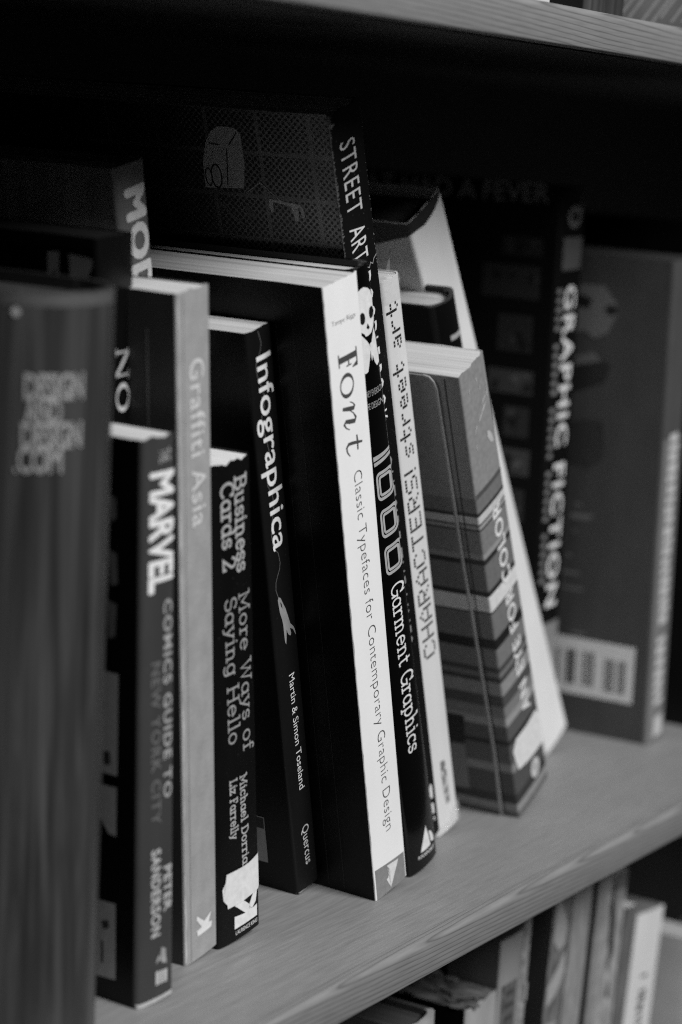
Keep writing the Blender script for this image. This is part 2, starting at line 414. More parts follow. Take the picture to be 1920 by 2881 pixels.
def glyph(c):
    S = lambda x, y, l=.13: [(x - l, y), (x + l, y)]
    o_ = arc(.31, X / 2, .25, X / 2, 0, 360, 16)
    g = {
     'B': (.78, [[(.16, 0), (.16, 1)], [(0, 1), (.42, 1)] + arc(.42, .76, .22, .24, 90, -90) + [(.16, .52)], [(.42, .52)] + arc(.45, .26, .25, .26, 90, -90) + [(0, 0)]]),
     'C': (.82, [arc(.42, .5, .38, .5, 45, 318, 14), [(.7, .72), (.72, 1)]]),
     'M': (1.06, [[(.16, 0), (.16, 1), (.5, .25), (.86, 1), (.86, 0)], S(.16, 0), S(.86, 0), [(.02, 1), (.2, 1)], [(.82, 1), (1, 1)]]),
     'W': (1.14, [[(.12, 1), (.34, 0), (.57, .85), (.8, 0), (1.02, 1)], S(.12, 1), S(1.02, 1), S(.57, .9, .08)]),
     'S': (.68, [[(.56, .78), (.55, .9)] + arc(.32, .75, .25, .25, 40, 270, 9) + arc(.33, .26, .27, .26, 88, -140, 9) + [(.06, .22)]]),
     'H': (.96, [[(.16, 0), (.16, 1)], [(.78, 0), (.78, 1)], [(.16, .52), (.78, .52)], S(.16, 0), S(.78, 0), S(.16, 1), S(.78, 1)]),
     'D': (.86, [[(.16, 0), (.16, 1)], [(.02, 1), (.38, 1)] + arc(.38, .5, .38, .5, 90, -90, 12) + [(.02, 0)]]),
     'L': (.7, [[(.18, 1), (.18, 0)], S(.18, 1), [(.04, 0), (.6, 0), (.6, .24)]]),
     'F': (.7, [[(.18, 1), (.18, 0)], [(.04, 1), (.6, 1), (.6, .78)], [(.18, .52), (.46, .52)], S(.18, 0, .15)]),
     'G': (.84, [arc(.4, .5, .36, .5, 48, 330, 14), [(.74, -.02), (.74, .46)], [(.46, .46), (.84, .46)], [(.68, .72), (.70, 1.02)]]),
     'Q': (.92, [arc(.43, .5, .38, .5, 0, 360, 18), [(.3, .06), (.5, -.1), (.7, -.2), (.95, -.16)]]),
     '2': (.68, [[(.08, .74)] + arc(.32, .73, .24, .27, 165, -20, 9) + [(.08, .02), (.6, .02), (.6, .2)]]),
     'o': (.66, [o_]), 'c': (.6, [arc(.31, X / 2, .26, X / 2, 40, 320, 12), [(.5, .5), (.52, X)]]),
     'e': (.64, [[(.07, .36), (.56, .36)] + arc(.31, X / 2, .25, X / 2, 5, 320, 14)]),
     'a': (.66, [arc(.29, X / 2, .24, X / 2, 20, 340, 14), [(.53, X), (.53, 0), (.64, 0)]]),
     's': (.54, [[(.44, .5), (.43, .6)] + arc(.26, .49, .19, .17, 40, 270, 7) + arc(.26, .17, .2, .17, 88, -140, 7) + [(.05, .16)]]),
     'u': (.76, [[(.04, X), (.16, X), (.16, .22)] + arc(.35, .22, .19, .22, 180, 340, 7) + [(.56, X), (.44, X)], [(.56, X), (.56, 0), (.68, 0)]]),
     'n': (.76, [[(.04, X), (.16, X), (.16, 0)], [(.16, .42)] + arc(.36, .42, .19, .24, 160, 0, 7) + [(.55, 0)], S(.16, 0, .12), S(.57, 0, .12)]),
     'm': (1.1, [[(.04, X), (.16, X), (.16, 0)], [(.16, .42)] + arc(.34, .42, .17, .24, 160, 0, 6) + [(.51, 0)], [(.51, .42)] + arc(.70, .42, .18, .24, 160, 0, 6) + [(.88, 0)], S(.16, 0, .1), S(.51, 0, .1), S(.9, 0, .1)]),
     'r': (.56, [[(.04, X), (.18, X), (.18, 0)], [(.18, .36)] + arc(.4, .42, .2, .24, 160, 50, 5), S(.18, 0, .15)]),
     'h': (.76, [[(.04, 1.02), (.16, 1.02), (.16, 0)], [(.16, .42)] + arc(.36, .42, .19, .24, 160, 0, 7) + [(.55, 0)], S(.16, 0, .12), S(.57, 0, .12)]),
     'd': (.72, [arc(.3, X / 2, .24, X / 2, 20, 340, 14), [(.42, 1.02), (.54, 1.02), (.54, 0), (.66, 0)]]),
     'i': (.36, [[(.05, X), (.18, X), (.18, 0)], S(.18, 0, .14), [(.18, .88), (.18, .96)]]),
     'l': (.36, [[(.05, 1.02), (.18, 1.02), (.18, 0)], S(.18, 0, .14)]),
     'y': (.7, [[(.1, X), (.34, .04)], [(.6, X), (.34, .0), (.24, -.2), (.08, -.22)], S(.12, X, .11), S(.58, X, .11)]),
     'g': (.7, [arc(.3, X / 2, .24, X / 2, 20, 340, 14), [(.64, X), (.54, X), (.54, -.06)] + arc(.3, -.06, .24, .2, 0, -150, 7)]),
     'f': (.46, [[(.44, .9), (.4, 1.0), (.3, 1.02), (.2, .92), (.2, 0)], [(.04, X), (.4, X)], S(.2, 0, .15)]),
     't': (.48, [[(.18, .9), (.18, .16), (.26, .0), (.42, .04)], [(.04, X), (.4, X)]]),
     'p': (.74, [[(.04, X), (.16, X), (.16, -.26)], arc(.38, X / 2, .24, X / 2, 160, -160, 14), S(.16, -.26, .12)]),
     'z': (.58, [[(.08, .5), (.08, X), (.5, X), (.06, .02), (.52, .02), (.52, .16)]]),
     ' ': (.42, []),
    }
    return g[c]
def strokes(lines, w, V, F, ox=0, oy=0, sx=1):
    """ribbons of width w round polylines, mitred at the joints"""
    for pts in lines:
        P = [Vector((ox + x * sx, oy + y)) for x, y in pts]
        P = [p for i, p in enumerate(P) if i == 0 or (p - P[i - 1]).length > 1e-5]
        if len(P) < 2: continue
        closed = (P[0] - P[-1]).length < 1e-4
        if closed: P = P[:-1]
        n = len(P); st = len(V)
        if not closed:
            d0 = (P[0] - P[1]).normalized() * w * .25; P[0] = P[0] + d0
            d1 = (P[-1] - P[-2]).normalized() * w * .25; P[-1] = P[-1] + d1
        for i, p in enumerate(P):
            a = P[i - 1] if (i > 0 or closed) else None; b = P[(i + 1) % n] if (i < n - 1 or closed) else None
            d1 = (p - a).normalized() if a is not None else (b - p).normalized(); d2 = (b - p).normalized() if b is not None else d1
            nn = Vector((-d1.y, d1.x)) + Vector((-d2.y, d2.x))
            if nn.length < 1e-4: nn = Vector((-d1.y, d1.x))
            nn.normalize(); c = max(.45, nn.dot(Vector((-d1.y, d1.x)))); q = nn * (w / 2 / c)
            V.append(tuple(p + q)); V.append(tuple(p - q))
        for i in range(n if closed else n - 1):
            a = st + 2 * i; b = st + 2 * ((i + 1) % n); F.append((a, a + 1, b + 1, b))
def slab_text(txt, w):
    V = []; F = []; x = 0
    for c in txt:
        adv, ln = glyph(c); strokes(ln, w, V, F, x, 0, 1); x += adv + .04
    x0 = min(v[0] for v in V); x1 = max(v[0] for v in V)
    return [(a - x0, b) for a, b in V], F, x1 - x0
def place(V, b0, ang=None):
    """letter-space (a along reading, b up) -> spine, reading downwards"""
    return [(b0[0] + b, b0[1] - a) for a, b in V]
def vstroke(pts, wd):
    V = []; F = []; n = len(pts)
    for i in range(n):
        a = Vector(pts[max(0, i - 1)]); b = Vector(pts[min(n - 1, i + 1)]); d = (b - a).normalized(); q = Vector((-d.y, d.x)) * wd[i] / 2
        V += [tuple(Vector(pts[i]) + q), tuple(Vector(pts[i]) - q)]
    F = [(2 * i, 2 * i + 1, 2 * i + 3, 2 * i + 2) for i in range(n - 1)]
    return V, F
def join(parts):
    V = []; F = []
    for v, f in parts:
        o = len(V); V += v; F += [tuple(i + o for i in q) for q in f]
    return V, F
def ring(cx, cy, rx, ry, ix, iy, tilt=0, n=28):
    V = []; F = []
    for i in range(n):
        a = 2 * math.pi * i / n; V += [(cx + rx * math.cos(a), cy + ry * math.sin(a)), (cx + ix * math.cos(a + tilt) , cy + iy * math.sin(a + tilt))]
    F = [(2 * i, 2 * i + 1, (2 * i + 3) % (2 * n), (2 * i + 2) % (2 * n)) for i in range(n)]
    return V, F
def rects(bk, name, rs, mat, **k): return bk.poly(name, [[(a, c), (b, c), (b, d), (a, d)] for a, b, c, d in rs], mat, **k)
def wear(bk, name, s0, s1, u, amp, mat, n=40, face='s'):
    """ragged rubbed edge of one book, exposing the card"""
    zs = [s0 + (s1 - s0) * i / n for i in range(n + 1)]
    L = [(u - amp * .3 * random.random(), z) for z in zs]; Rr = [(u + amp * random.random() ** 2 + .05, z) for z in zs]
    return bk.put(name, L + Rr, [(i, i + 1, n + 2 + i, n + 1 + i) for i in range(n)], mat, face=face, lift=.16)

W_INK, PALE = ink(.78), ink(.6)
GRP = 'books standing in a row on the middle shelf'

# -- book with the big outlined title, nearest the camera -------------------
bd = Book('hardcover_book', 'thick blurred streaky grey book with a rounded spine, nearest the camera at far left', (-.2205, .0555, 2.9, 0, 47, 242.5, 0), D=190, kind='hard', bulge=23.5, circ=True,
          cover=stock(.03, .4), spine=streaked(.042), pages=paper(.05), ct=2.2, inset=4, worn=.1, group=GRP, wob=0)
for i, (tx, a0, a1) in enumerate([('DESIGN', 12.6, 31.0), ('AND', 12.8, 23.8), ('DESIGN', 12.0, 30.6), ('.COM', 10.0, 24.2)]):
    z = 210.6 - 7.35 * i
    bd.text(tx, (a0, z), (a1, z + .2), 7.9, ink(.42), name='title_lettering', bold=.0, fat=.03, space=.92, arc=True, lift=.15 + .02 * i)
    bd.text(tx, (a0, z), (a1, z + .2), 7.9, ink(.26), name='title_lettering', bold=-.03, space=.92, arc=True, lift=.34 + .02 * i)

rects(bd, 'rim_sheen', [(.5, 46, 238.2, 242.1)], ink(.085), arc=True, lift=.1)  # paler band painting the sheen along the jacket's top edge
bd.poly('pale_dot', [[(9.6 + 1.3 * math.cos(k), 236.4 + 1.3 * math.sin(k)) for k in [i * .6 for i in range(10)]]], ink(.5), arc=True, lift=.2)  # small pale dot near the top of the spine

# -- comics guide -----------------------------------------------------------
bm_ = Book('paperback_book', 'slim grey-spined comics guide with big white heavy capitals, shortest book at left', (-.1549, .04, 4.42, -4.06, 19.2, 194.9, -2.8), D=150,
           cover=stock(.003, .35), spine=stock(.048, .42, dust=.015), pages=paper(.66), group=GRP, worn=.7, pcurve=1.0, bulge=.8, rc=1.6)
bm_.text('MARVEL', (3.5, 183.2), (3.4, 143.8), 12.3, ink(.85), fat=.05, space=.97)
bm_.text('THE', (7.2, 190.6), (7.4, 186.4), 6, ink(.45))
bm_.text('COMICS GUIDE TO', (10.6, 140.3), (11.9, 71.7), 4.6, ink(.42), bold=.02, space=1.15)
bm_.text('NEW YORK CITY', (4.8, 120), (5.8, 63.7), 4.6, ink(.14), bold=.02, space=1.15)
bm_.text('PETER', (12.4, 47.5), (12.8, 31.2), 4.4, ink(.5), bold=.03, space=1.1)
bm_.text('SANDERSON', (6.0, 54.9), (6.3, 23.7), 4.6, ink(.5), bold=.03, space=1.1)
bm_.poly('publisher_mark', [[(11.5, 19), (13.9, 17.9), (14, 15.2), (14.7, 12.4), (12.1, 13.2), (11, 14.6)], [(8.7, 13.7), (10.9, 15), (10.6, 16.8), (9.2, 15.6)]], ink(.35))
rects(bm_, 'publisher_mark', [(8.7, 10.6, 6, 10.9), (11, 12.6, 5.9, 10.6), (13, 14.9, 5.7, 10.4)], ink(.5))
bm_.poly('cover_picture', [[(32, 116), (9.3, 115.5), (9.4, 80.5), (32, 80.5)], [(32, 76), (9.6, 76.4), (9.6, 59.3), (13, 59.7), (17, 65), (32, 60)], [(32, 35), (9.6, 35.4), (9.3, 8.2), (32, 7.2)]], ink(.30), face='c')
bm_.poly('cover_picture', [[(13.9, 157), (10.4, 156), (9.9, 146), (12.8, 145)], [(14.5, 140), (10.2, 139), (10.8, 128), (13.6, 127)], [(14, 175), (11, 174.5), (10.6, 168), (13, 166)]], ink(.12), face='c')
bm_.poly('cover_picture', [[(15.6, 88), (12.6, 88.4), (12.2, 84), (15, 83.4)], [(15.6, 28), (12.6, 29), (12.3, 26.2), (15, 25.2)], [(15.8, 21), (14.8, 21), (14.8, 13), (15.8, 13)]], ink(.03), face='c', lift=.2)
wear(bm_, 'worn_foot', .2, 1.6, .3, .6, ink(.5), 6)
rects(bm_, 'worn_foot', [(.5, 18.4, .05, 1.5)], ink(.5))

# -- NO and MODERN ----------------------------------------------------------
bn = Book('hardcover_book', 'black glossy book lettered with a thin serif NO on its spine, behind the comics guide', (-.1350, .07, 5.9, 0, 20.2, 257, 0), D=150,
          cover=stock(.003, .22, coat=.5), spine=stock(.004, .3), pages=paper(.015), group=GRP, bulge=.8, rc=1.5)
def bodoni_N(u0, s0, L, Hh):
    P = [[(0, 0), (.22, 0), (.22, .05), (0, .05)], [(.10, 0), (.15, 0), (.15, 1), (.10, 1)], [(.02, 1), (.22, 1), (.86, .0), (.72, 0)], [(.78, 0), (.83, 0), (.83, 1), (.78, 1)], [(.68, .95), (.94, .95), (.94, 1), (.68, 1)]]
    return [place([(a * L, b * Hh) for a, b in p], (u0, s0)) for p in P]
bn.poly('title_lettering', bodoni_N(9.0, 219.6, 11.5, 7.2), ink(.55))
v, f = ring(4.6, 3.6, 4.9, 3.8, 3.3, 3.2)
bn.put('title_lettering', place(v, (9.2, 207.4)), f, ink(.6))
bn.poly('cover_lettering', [[(20.1, 251), (15.4, 251.4), (15.5, 241), (17.2, 246), (18.8, 241), (20.2, 241.4)], [(11.3, 251), (1.8, 250), (1.8, 247.6), (3.2, 245), (3.2, 241), (5.2, 243), (6.2, 240), (9, 243), (10.8, 240)]], ink(.22, .2), face='c')
bmo = Book('hardcover_book', 'tall dark grey-spined book with pale heavy MOD lettering, leaning at back left', (-.045, .1, 14.0, 0, 17.8, 285.5, 0), D=150, kind='hard', ct=1.6, inset=2.5,
           cover=stock(.13, .2, .45, .1, coat=.6, scale=(14, 60, 3)), spine=stock(.14, .45), pages=paper(.4), group=GRP, bulge=.8, rc=1.4)
bmo.text('MODERN', (4.6, 276.3), (5.9, 206.5), 11.3, ink(.84), fat=.075, space=1.1)

# -- Graffiti Asia ------------------------------------------------------------
bg = Book('paperback_book', 'light grey textured paperback lettered in white, title over a plain pale spine', (-.1098, .0513, 8.03, 2.45, 20.9, 241.8, -1.0), D=130,
          cover=stock(.045, .45), spine=stock(.34, .6, .10, .4, dust=.1, scale=(120, 120, 90)), pages=paper(.74), group=GRP, worn=.5, bulge=.5, rc=1.0)
bg.text('Graffiti Asia', (6.5, 218.2), (7.3, 160.1), 9.2, ink(.66), bold=.012, space=1.1)
bg.poly('publisher_mark', [[(16.4, 15), (14.5, 11.5), (17, 10.8), (16.3, 8.9), (7.2, 8.7), (6.6, 11), (9.7, 11.4), (6.5, 15.3), (6.8, 16.7), (11.5, 13)]], ink(.8))
rects(bg, 'spine_crease', [(3.1, 3.45, .5, 240)], ink(.3))
for a, b, c, d, g in ((9, 60, 3, 92, .032), (9.5, 60, 98, 122, .004), (9.5, 60, 126, 150, .005), (9.3, 60, 154, 163, .004), (9, 60, 122.4, 125.6, .09), (9, 12, 92.5, 97.5, .08)):
    rects(bg, 'cover_picture', [(a, b, c, d)], ink(g), face='c')
wear(bg, 'worn_edge', 1, 240, .25, .5, ink(.62), 60)
rects(bg, 'cover_line', [(11.6, 12.1, 160, 229)], ink(.2), face='c')

# -- Business Cards 2 ---------------------------------------------------------
bb = Book('paperback_book', 'short black paperback about business cards with a torn white sticker at its foot', (-.0881, .0522, 7.81, -1.4, 27.0, 180.3, -3.0), D=105,
          cover=stock(.003, .45), spine=stock(.0035, .42, dust=.02), pages=paper(.8), group=GRP, worn=.9, pcurve=1.6, bulge=.8, rc=1.8)
G45 = ink(.42)
bb.text('Business', (12.8, 174.9), (13.7, 139.5), 7.0, G45, slab=True, w=.15)
bb.text('Cards 2', (4.9, 173.6), (5.7, 141.7), 7.0, G45, slab=True, w=.15)
bb.text('More Ways of', (14.5, 131.9), (16.4, 71.1), 6.5, ink(.34), slab=True, w=.105)
bb.text('Saying Hello', (6.3, 131.4), (7.5, 76.7), 6.5, ink(.34), slab=True, w=.105)
bb.text('Michael Dorrian', (13.8, 63.2), (15.0, 25.0), 4.1, ink(.5), slab=True, w=.14)
bb.text('Liz Farrelly', (7.7, 63.2), (8.0, 39.9), 4.1, ink(.5), slab=True, w=.14)
bb.poly('torn_sticker', [[(26.6, 29.3), (26.75, 24), (26.7, 20.8), (26.6, 16), (24, 14.7), (19.1, 14.4), (14.4, 14.1), (9.3, 14.15), (5.3, 14.2), (5.1, 15.8), (2.9, 18.3), (2.4, 22.7), (4.7, 25.4), (4.8, 27.9), (13, 27.6), (17, 27.5), (20.5, 28)]], ink(.74, .8), lift=.35)
bb.poly('publisher_mark', [[(9.3, 4.6), (24.2, 4.5), (24.2, 9.1), (20.6, 8.6), (16.2, 8.6), (9.4, 9.5)], [(9.3, 14.0), (14.7, 14.3), (19.0, 10.9), (20.6, 8.6), (16.2, 8.6)], [(22.3, 15.6), (24.3, 14.6), (23.3, 10.5), (20.6, 8.6), (17.6, 9.6), (18.8, 11)]], ink(.8))
bb.text('LAURENCE KING', (9.9, 2.1), (24.2, 1.9), 1.6, ink(.6), bold=.02)

# -- Infographica --------------------------------------------------------------
bi = Book('paperback_book', 'black paperback with white title and a small flying figure on a string', (-.0152, .0639, 15.58, -1.46, 14.9, 230.5, .8), D=150,
          cover=stock(.0022, .4), spine=stock(.007, .42, dust=.012), pages=paper(.7), group=GRP, worn=.2, pcurve=.4, rc=1.1)
bi.text('Infographica', (4.5, 220.3), (4.3, 144.9), 9.5, ink(.80), fat=.018, space=1.02)
bi.text('Martin & Simon Toseland', (6.6, 92.9), (6.7, 43.4), 3.9, ink(.78), bold=.0)
bi.text('Quercus', (6.0, 27.3), (6.5, 10.3), 4.8, ink(.66), bold=-.006, space=1.04)
cord = [(6.84, 229.8), (8.2, 224.9), (7.4, 222.5), (5.8, 220.2), (4.3, 218.3), (3.9, 216.4), (4.2, 213.6), (5.5, 210.2), (6.9, 206), (6.6, 201), (4.6, 197.8), (4.6, 194), (6.2, 188), (7.1, 183.7), (5.6, 179), (4.2, 175.2), (4.4, 171), (6.6, 166.5), (7.1, 163), (5, 156.5), (3.9, 151.5), (4.2, 147.5), (5.5, 144.9), (6.9, 143.4), (7.6, 139.3), (6.9, 136.8), (5.6, 135), (4, 132.4), (3.6, 129.4), (4.6, 126)]
V = []; F = []; strokes([cord], .26, V, F); bi.put('printed_cord', V, F, ink(.13), lift=.08)
bi.poly('flying_figure', [[(4.68, 126.3), (5.85, 125.4), (7.09, 122.6), (8.36, 120.1), (9.21, 116.9), (10.63, 113), (12.66, 110.9), (13.6, 108.8), (13.9, 106.9), (13.2, 107.8), (12.2, 109.9), (10.06, 111.4), (10.56, 109.3), (10.26, 108.2), (9, 108.8), (8.2, 110.2), (8.39, 111.3), (7.76, 111.6), (7.28, 108.3), (6.72, 105.9), (6.11, 107.2), (6.2, 110), (6.6, 112.7), (5.9, 114.6), (5.56, 116.8), (4.66, 119.6), (4.44, 122.6), (4.05, 125.1)]], ink(.3))
bi.poly('flying_figure', [[(5.3, 124), (6.1, 123), (6.4, 120.9), (5.6, 122.1)]], ink(.02), lift=.2)
bi.poly('cover_label', [[(27, 31.8), (12.7, 31.6), (12.75, 11.4), (27, 11.2)]], ink(.28), face='c')
bi.poly('cover_label', [[(27, 31.3), (13.1, 31.2), (13.1, 26.5), (27, 26.6)]], ink(.008), face='c', lift=.2)
V, F, _w = font_text('.95', 0, 1)
wear(bi, 'worn_foot', .2, .8, 2, 9, ink(.25), 3)

# -- Font ------------------------------------------------------------------------
bf = Book('paperback_book', 'black paperback with a clean white spine lettered Font in four styles', (0, .0372, 15.57, -3.34, 22.0, 249.7, -.5), D=165,
          cover=stock(.0022, .42), spine=stock(.87, .5, .02, .08, dust=0), pages=paper(.70, 2000), group=GRP, worn=.35, pcurve=.4, rc=.5, bulge=.35, wob=.1)
INK = ink(.07)
F_ = [[(0, 0), (5.0, 0), (5.0, .55), (0, .55)], [(1.3, .55), (3.6, .55), (3.6, 11.2), (1.3, 11.2)], [(0, 11.2), (7.0, 11.2), (7.0, 11.8), (0, 11.8)], [(6.5, 8.4), (7.0, 8.4), (7.0, 11.2), (5.2, 11.2)], [(3.6, 5.8), (5.4, 5.8), (5.4, 6.4), (3.6, 6.4)], [(5.2, 4.6), (5.7, 4.6), (5.7, 7.8), (5.2, 7.8)]]
bf.poly('title_lettering', [place(p, (5.2, 223.2)) for p in F_], INK)
v, f = ring(4.6, 4.1, 4.7, 4.25, 3.2, 3.75, .25); bf.put('title_lettering', place(v, (5.1, 215.2)), f, INK)
parts = [vstroke([(-.6, 4.6), (.6, 6.6), (1.7, 7.4), (2.4, 6.6), (2.0, 4.2), (1.0, 0)], [.25, .35, .8, 1.6, 1.7, 1.2]), vstroke([(1.9, 3.2), (4.2, 6.2), (6.3, 7.6), (7.4, 6.6), (6.8, 3.8), (6.1, 1.3), (7.0, 0.1), (8.6, 1.2), (9.8, 3.2)], [.2, .35, 1.0, 1.7, 1.7, 1.4, 1.0, .4, .25])]
v, f = join(parts); bf.put('title_lettering', place(v, (5.4, 203.6)), f, INK)
parts = [vstroke([(4.2, 10.2), (3.5, 7), (2.8, 3.6), (2.6, 1.5), (3.6, .2), (5.4, .4), (7.4, 1.9)], [.7, 1.1, 1.2, 1.2, 1.0, .6, .3]), vstroke([(.6, 7.0), (3.3, 7.15), (6.4, 7.0)], [.7, .9, .7])]
v, f = join(parts); bf.put('title_lettering', place(v, (5.6, 191.2)), f, INK)
bf.text('Tamye Riggs', (3.1, 234.6), (18.1, 234.2), 1.9, ink(.42), bold=-.005)
bf.text('Classic Typefaces for Contemporary Graphic Design', (8.6, 177), (10.0, 26), 5.6, ink(.10), bold=-.016, space=1.04)
bf.poly('grey_band', [[(0, 0.1), (22.0, 0.1), (22.0, 11.3), (0, 13.2)]], ink(.235), lift=.07)
bf.poly('publisher_mark', [[(16.7, 10.6), (10.2, 1.1), (7.6, 5.8), (9.2, 6.3), (10.1, 7.4), (10.3, 9.3), (8.4, 11.6)]], ink(.7), lift=.16)
for v0 in (14.5, 22): rects(bf, 'cover_crease', [(v0, v0 + .22, 2, 247)], ink(.022), face='c')
wear(bf, 'worn_edge', .5, 249, -.05, .22, ink(.5), 90)

# -- 1000 Garment Graphics ----------------------------------------------------------
ba = Book('hardcover_book', 'glossy black book with skull and crossbones and inline 1000 on its spine', (.035, .0421, 17.77, -2.36, 22.0, 257.9, -8.1), D=165, kind='hard', ct=1.9, inset=2.6,
          cover=stock(.002, .2), spine=stock(.002, .16, coat=.3), pages=paper(.7), group=GRP, bulge=1.7, rc=1.6, worn=.1)
ba.remap = 1.45
sk = [(1.8, 247.6), (4.85, 249.1), (7.3, 250), (9.2, 250.1), (11.4, 249), (12.7, 247), (13.3, 243.7), (13.3, 239), (13.2, 236.2), (12.4, 233.5), (11.2, 231.9), (9.2, 231.4), (7.4, 231.4), (6.8, 232.5), (4.7, 233.7), (2.8, 235.9), (.9, 238.3), (.8, 242.2)]
ba.poly('skull_print', [sk], W_INK)
el = lambda cx, cy, rx, ry, sl=0: [(cx + rx * math.cos(a) + sl * ry * math.sin(a), cy + ry * math.sin(a)) for a in [k * math.pi / 9 for k in range(18)]]
ba.poly('skull_print', [el(6.3, 238.7, 1.75, 2.3), el(12.0, 239.3, 1.15, 2.2), [(9.3, 236.1), (10.4, 234.2), (9.5, 233.7), (8.4, 234.6)]], ink(.006), lift=.24)
ba.poly('crossbones_print', [[(3.2, 233.2), (5, 232.3), (7.8, 229.7), (9.3, 227.7), (9.7, 226), (8.9, 223), (6.8, 217.9), (5.6, 217.5), (4.7, 217.4), (2.2, 220.7), (.9, 229)], [(12.6, 233), (13.0, 230), (13.2, 226.3), (13.9, 221.1), (13.9, 218.9), (12.6, 218.2), (11.4, 220.6), (10.7, 223.3), (9.9, 221), (9.6, 224.5), (9.6, 228), (10.8, 228.4)]], W_INK)
ba.text('JEFFREY EVERSON', (.9, 208.2), (14.9, 207.9), 2.6, ink(.36), bold=.0)
ba.text('JEFE DESIGNS', (2.1, 203.2), (15.0, 202.8), 2.6, ink(.36), bold=.0)
GR = ink(.42)
ba.poly('numeral', [[(4.2, 184), (15.2, 184.5), (15.2, 183.2), (4.3, 182.1)], [(4.3, 181.5), (15.3, 182.6), (15.3, 181.2), (4.5, 180)]], GR)
for z1, z0, ua, ub in ((177.3, 165.4, 4.7, 16.2), (161.8, 149.8, 4.9, 16.6), (146.3, 134.0, 5.2, 17.0)):
    def rr(a, b, c, d, r, n=5):
        pts = []
        for cx, cy, a0 in ((b - r, d - r, 0), (a + r, d - r, 90), (a + r, c + r, 180), (b - r, c + r, 270)):
            pts += arc(cx, cy, r, r, a0, a0 + 90, n)
        return pts + [pts[0]]
    V = []; F = []
    strokes([rr(ua + .7, ub - .7, z0 + .7, z1 - .7, 2.0)], 1.25, V, F)
    strokes([rr(ua + 2.3, ub - 2.0, z0 + 2.25, z1 - 2.25, 1.2)], 1.15, V, F)
    ba.put('numeral', V, F, GR)
ba.text('Garment Graphics', (7.5, 129.2), (8.6, 54.4), 8.2, ink(.8), slab=True, w=.105)
ba.poly('publisher_mark', [[(15.1, 18.1), (16.5, 12.6), (17.3, 7.5), (14.2, 7.4), (9.9, 7.8), (12.1, 12.1)], [(16.8, 14.4), (18.5, 13.1), (19.5, 10.3), (19.7, 7.7), (17.9, 8.6), (17.5, 11.6)]], ink(.75))
ba.text('ROCKPORT', (7.7, 5.4), (19.6, 4.4), 1.5, ink(.6), bold=.03)
rects(ba, 'spine_scuff', [(18.6, 18.72, 20, 150), (16.9, 17.0, 120, 200)], ink(.05))

# -- Street Art ------------------------------------------------------------------------
bs = Book('paperback_book', 'tallest black paperback about street art, dotted cover and worn spine edges', (.0684, .0561, 20.72, -.62, 17.8, 321.1, 4.5), D=175,
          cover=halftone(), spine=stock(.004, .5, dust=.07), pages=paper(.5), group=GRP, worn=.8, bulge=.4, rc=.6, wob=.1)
def doodle(bk):
    A = ink(.34); K = ink(.004)
    bk.poly('cover_drawing', [[(56, 307.3), (53, 312), (49, 314.3), (42, 314), (39.5, 312), (39.5, 300), (41.2, 290.5), (59, 289.5), (58.4, 300)]], A, face='c', lift=.12)
    V = []; F = []
    strokes([[(54.3, 307.4), (49.9, 307)], [(41.3, 312.2), (45.3, 307.2)], [(46.6, 305.5), (48.4, 291.4)]], .5, V, F)
    v2, f2 = ring(53, 294.5, 2.6, 4.9, 2.0, 4.2); V, F = join([(V, F), (v2, f2)])
    v2, f2 = ring(56.6, 294, 1.7, 3.7, 1.2, 3.1); V, F = join([(V, F), (v2, f2)])
    bk.put('cover_drawing', V, F, K, face='c', lift=.18)
    V = []; F = []
    strokes([[(40.2, 289), (33.6, 293.4), (24.8, 286.3), (21, 285.9)]], .35, V, F)
    bk.put('cover_drawing', V, F, A, face='c', lift=.18)
    bk.poly('cover_drawing', [[(30.6, 287.3), (31, 284), (30.2, 282), (29.1, 282.6), (29, 286.2), (24.8, 285.6), (21.3, 284.8), (20.4, 281.5), (19.9, 279.2), (18.5, 279.5), (18.4, 284.4), (17.4, 285), (16.7, 280.9), (15.5, 281.2), (15.7, 284.5), (17, 286), (24.8, 286.8)]], A, face='c', lift=.14)
    bk.poly('cover_drawing', [[(53.5, 284.2), (50, 279.5), (45, 276.3), (40, 274.9), (44, 277), (48.5, 280), (52, 284)], [(41.4, 284.2), (36.4, 279.4), (40.5, 279.4), (42.2, 281.6)]], ink(.07), face='c', lift=.14)
doodle(bs)
bs.text('STREET', (4.7, 309.0), (4.5, 281.0), 10.9, ink(.62), bold=.0, space=1.15)
bs.text('ART', (4.3, 275.8), (4.6, 262.0), 11.0, ink(.7), bold=.0, space=1.1)
bs.text('DOODLE BOOK', (4.6, 256.2), (4.4, 194.5), 11.2, ink(.74), bold=.0, space=1.15)
bs.text('OUTSIDE THE LINES', (3.8, 180.2), (3.2, 95.2), 11.3, ink(.30), bold=-.01, space=1.15)
bs.poly('publisher_mark', [[(14, 25.6), (15.2, 24), (15.0, 18.3), (13.8, 18.0), (12.6, 20), (12.6, 24)], [(12.9, 16.6), (14.8, 15.3), (14.8, 10.6), (13, 11)], [(13.4, 9), (14.6, 9.2), (14.4, 7), (13.6, 7.4)]], ink(.7))
wear(bs, 'worn_edge', 245, 320, .05, .9, ink(.11), 150)
wear(bs, 'worn_edge', 60, 245, .05, .35, ink(.06), 200)
wear(bs, 'worn_edge', 316, 320.8, .3, 3, ink(.25), 12)
V = []; F = []
strokes([[(12.5, 258.2), (14.5, 257.4), (15.6, 259), (17.2, 258.0), (18.4, 259.6), (20.6, 260.5)]], .45, V, F)
bs.put('torn_laminate', V, F, ink(.3), lift=.25)
